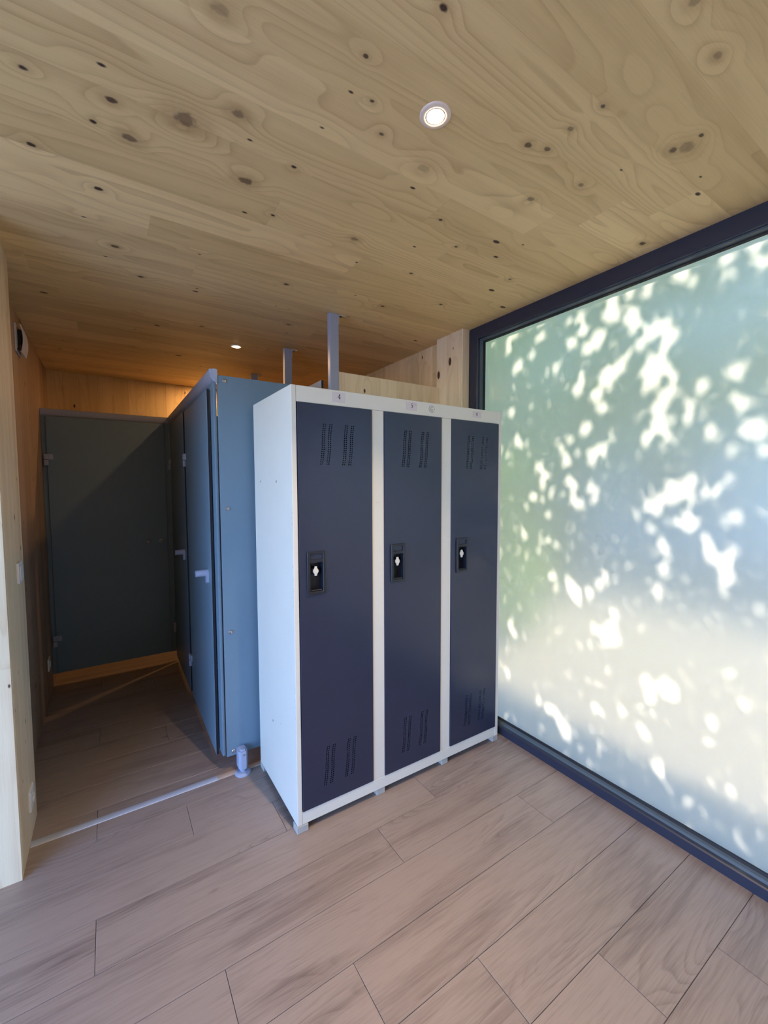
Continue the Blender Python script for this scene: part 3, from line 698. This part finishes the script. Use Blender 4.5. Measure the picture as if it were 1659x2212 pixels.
# ------------------------------------------------------------------ outside
gr = mesh_obj('ground', box(1.36, -14, -.20, 26, 22, -.04), M_pave); gr['kind'] = 'structure'
gl = mesh_obj('ground_terrace', box(-26, -14, -.20, -2.66, 22, -.04), M_paveL); gl['kind'] = 'structure'
roof = mesh_obj('roof_edge', box(-2.9, -6.3, H + .15, 1.55, 3.1, H + .33), M_frame); roof['kind'] = 'structure'
import numpy as np
DAP = [(245,2253,16),(46,2263,20),(49,2210,22),(13,2253,10),(-101,2123,19),(-160,2194,25),(-164,2296,36),(-216,2288,22),(-32,2088,17),(3,2063,19),(-253,2014,18),(-321,2228,15),(-372,2236,21),(-397,2163,31),(-338,2126,21),(-405,2082,23),(-468,2081,26),(-475,2119,16),(-491,2291,22),(-544,2263,12),(-525,2247,11),(-608,2288,36),(-686,2275,29),(-670,2235,20),(-515,2189,33),(-558,2194,14),(-616,2156,30),(-624,2112,26),(-706,2076,22),(-679,2066,18),(-656,2029,18),(-748,2035,11),(-774,2010,18),(-756,2089,10),(-740,1976,16),(-606,1990,14),(-518,1918,46),(-569,1946,29),(-470,1851,28),(-498,1778,24),(-389,1920,18),(-389,1954,15),(-358,1884,17),(-705,1922,36),(-706,1871,44),(-752,1918,18),(-786,1861,17),(-756,1796,32),(-731,1750,25),(-740,1677,36),(-768,1623,16),(-697,1626,28),(-876,1798,19),(-845,1746,21),(-844,1698,17),(-992,1845,23),(-983,1730,9),(-1017,1721,9),(-1043,1622,37),(-1065,1558,16),(-920,1609,20),(-985,1548,10),(30,1834,18),(-17,1666,24),(-65,1648,15),(-413,1699,32),(-336,1656,16),(-293,1603,19),(-323,1570,16),(-389,1592,19),(-465,1583,18),(-507,1600,26),(-453,1542,12),(-309,1536,12),(-534,1518,14),(-164,1533,24),(-203,1476,22),(-193,1435,20),(-336,1456,18),(-370,1417,24),(-443,1429,12),(-474,1396,17),(-298,1381,16),(-237,1389,9),(-395,1344,28),(-357,1355,13),(-190,1355,15),(-134,1364,11),(-223,1287,7),(-853,1449,29),(-833,1397,32),(-779,1378,28),(-733,1347,37),(-788,1414,18),(-928,1395,23),(-864,1282,35),(-812,1279,17),(-970,1293,18),(-1003,1322,18),(-967,1448,13),(-916,1238,12),(-917,1211,15),(-930,1178,24),(-769,1180,21),(-75,1162,10),(-178,1138,11),(-227,1148,11),(-269,1130,11),(-941,1168,22),(-971,1125,25),(-991,1082,25),(-1001,1186,12),(-755,997,22),(-792,1082,12),(-262,970,18),(-279,913,18),(-353,954,30),(-378,915,44),(-398,875,25),(-465,924,17),(-512,976,17),(-536,1022,13),(-574,840,11),(-563,771,33),(-561,729,40),(-578,693,23),(-492,751,15),(-841,800,14),(-463,673,14),(-18,594,18),(14,626,17),(-548,582,20),(-379,519,11),(-258,484,14),(-726,581,28),(-809,591,39),(-732,528,15),(-252,261,33),(-316,215,32),(-348,183,39),(-191,273,18),(-511,374,29),(-622,420,15),(-755,472,15),(-773,239,25),(-794,220,18),(-719,368,17),(-962,511,14),(-821,2294,28),(-945,2260,19),(-1038,2258,14),(-1051,2184,20),(-1027,2198,11),(-810,2246,10),(-962,2189,8),(-772,2251,8),(-986,2299,14),(-1052,2303,8)]
rs = np.random.RandomState(11)
def leaf_mesh(name, C_, size, asp, mat, parent, up=.35):
    n = len(C_)
    a = rs.normal(size=(n, 3)); a[:, 2] *= .5; a /= np.linalg.norm(a, axis=1)[:, None]
    b = rs.normal(size=(n, 3)); b -= (b * a).sum(1)[:, None] * a; b /= np.linalg.norm(b, axis=1)[:, None]
    nn = np.cross(a, b); s = size * rs.uniform(.7, 1.25, (n, 1))
    V4 = np.stack([C_ - a * s, C_ + b * s * asp + a * s * .1, C_ + a * s + nn * s * .15, C_ - b * s * asp + a * s * .1], 1).reshape(-1, 3)
    me = bpy.data.meshes.new(name); me.vertices.add(4 * n); me.vertices.foreach_set('co', V4.astype(np.float32).ravel())
    me.loops.add(4 * n); me.loops.foreach_set('vertex_index', np.arange(4 * n, dtype=np.int32))
    me.polygons.add(n); me.polygons.foreach_set('loop_start', np.arange(0, 4 * n, 4, dtype=np.int32)); me.update(calc_edges=True)
    me.materials.append(mat); o = bpy.data.objects.new(name, me); col.objects.link(o); o['kind'] = 'stuff'
    if parent: loc_part(o, parent)
    return o
tree = empty('leafy_tree', (4.6, 1.9, -.04), 'leafy tree outside the frosted window whose crown dapples the glass with sunlight', 'tree')
n = CAN_N
py = rs.uniform(-3.1, 1.3, n); pz = rs.uniform(-.5, 2.75, n); tt = rs.uniform(2.9, 4.3, n)
# thinner layers of twigs hang nearer to the glass
near = rs.rand(n) < .12; tt[near] = rs.uniform(2.2, 2.9, near.sum())
LS = .029
D = np.array(DAP, float) / 1000.0
blur = .012
keep = np.ones(n, bool)
for (dy, dz, r) in D:
    g = max(r * .86 - blur * .8, .003)
    ex, ez = g + LS * .65, g + LS * .85
    keep &= ((py - dy) / ex) ** 2 + ((pz - dz) / ez) ** 2 > 1
Cc = np.stack([1.3 + tt * SUN.x, py + tt * SUN.y, pz + tt * SUN.z], 1)[keep]
# extra leaves added over the roof edge to block sky from the glass; the sunny gaps run on through it
m_ = 22000; q = rs.uniform((1.55, -5.5, 3.0), (3.3, 3.4, 4.6), (m_, 3)); t2 = (q[:, 0] - 1.3) / SUN.x
qy, qz = q[:, 1] - t2 * SUN.y, q[:, 2] - t2 * SUN.z; k2 = np.ones(m_, bool)
for (dy, dz, r) in D: k2 &= ((qy - dy) / (r + .045)) ** 2 + ((qz - dz) / (r + .055)) ** 2 > 1
q = q[k2]
# the shading crown also spans the part of the glass behind the camera
s_ = rs.uniform((2.9, -5.8, -.5), (4.3, -3.0, 2.75), (24000, 3)); s_ = np.stack([1.3 + s_[:, 0] * SUN.x, s_[:, 1] + s_[:, 0] * SUN.y, s_[:, 2] + s_[:, 0] * SUN.z], 1)
Cc = np.concatenate([Cc, q, s_])
leaf_mesh('foliage', Cc, LS, .62, M_leaf, tree)
bm = bmesh.new(); tube(bm, (4.6, 1.9, -.04), (4.45, 1.6, 1.9), .13, .10, 12); tube(bm, (4.45, 1.6, 1.9), (4.1, .9, 3.4), .10, .06, 10); loc_part(mesh_obj('trunk', bm, M_bark), tree)
for p0, p1 in (((4.45, 1.6, 1.9), (3.9, -.3, 3.6)), ((4.2, 1.0, 3.1), (3.6, .2, 4.2)), ((4.1, .3, 3.2), (3.9, -1.9, 4.0)), ((4.3, 1.3, 2.6), (4.4, 2.4, 4.3))):
    bm = bmesh.new(); tube(bm, p0, p1, .045, .015, 8); loc_part(mesh_obj('branch', bm, M_bark), tree)
# far hedge grown tall to cover the bright sky gap and a low lit shrub close to the wall
def hedge(lab, x0, y0, z0, x1, y1, z1, n, s, mat):
    e = empty('hedge', ((x0 + x1) / 2, (y0 + y1) / 2, -.04), lab, 'hedge')
    P_ = rs.uniform((x0, y0, z0), (x1, y1, z1), (n, 3)); P_[:, 0] += .12 * np.sin(P_[:, 1] * 5 + P_[:, 2] * 3)
    leaf_mesh('foliage', P_, s, .6, mat, e)
    for k in range(4):
        x, y = x0 + (x1 - x0) * (k + .5) / 4, y0 + (y1 - y0) * (k + .5) / 4; bm = bmesh.new(); tube(bm, (x, y, -.04), (x, y, z0 + (z1 - z0) * .6), .025, .015, 8); loc_part(mesh_obj('stem', bm, M_bark), e)
hedge('bright green hedge outside beyond the corner of the frosted window', 1.6, 1.1, -.04, 3.2, 2.1, 1.75, 6200, .06, M_hedge)
hedge('tall green row of bushes, raised to cover the bright sky behind the tree', 3.2, 4.6, -.04, 8.5, 6.4, 6.2, 16000, .13, M_leaf)

nb = empty('backdrop_building', (9.5, -4.0, -.04), 'made-up pale blue grey building hiding the bright horizon behind the frosted glass', 'building')  # building added to block the bright horizon and turn the pane bluish
loc_part(mesh_obj('wall', box(9.0, -12.0, -.04, 12.0, 7.5, 3.6), M_face), nb)
loc_part(mesh_obj('roof', box(8.8, -12.2, 3.6, 12.2, 7.7, 3.85), M_frame), nb)
for y in (-9.5, -6.5, -3.5, -.5, 2.5, 5.5):
    w_ = mesh_obj('window', box(8.97, y - .6, .9, 9.02, y + .6, 2.2), M_pvc); loc_part(w_, nb)
    mesh_obj('glass', box(8.955, y - .52, .98, 8.97, y + .52, 2.12), M_frame, w_)
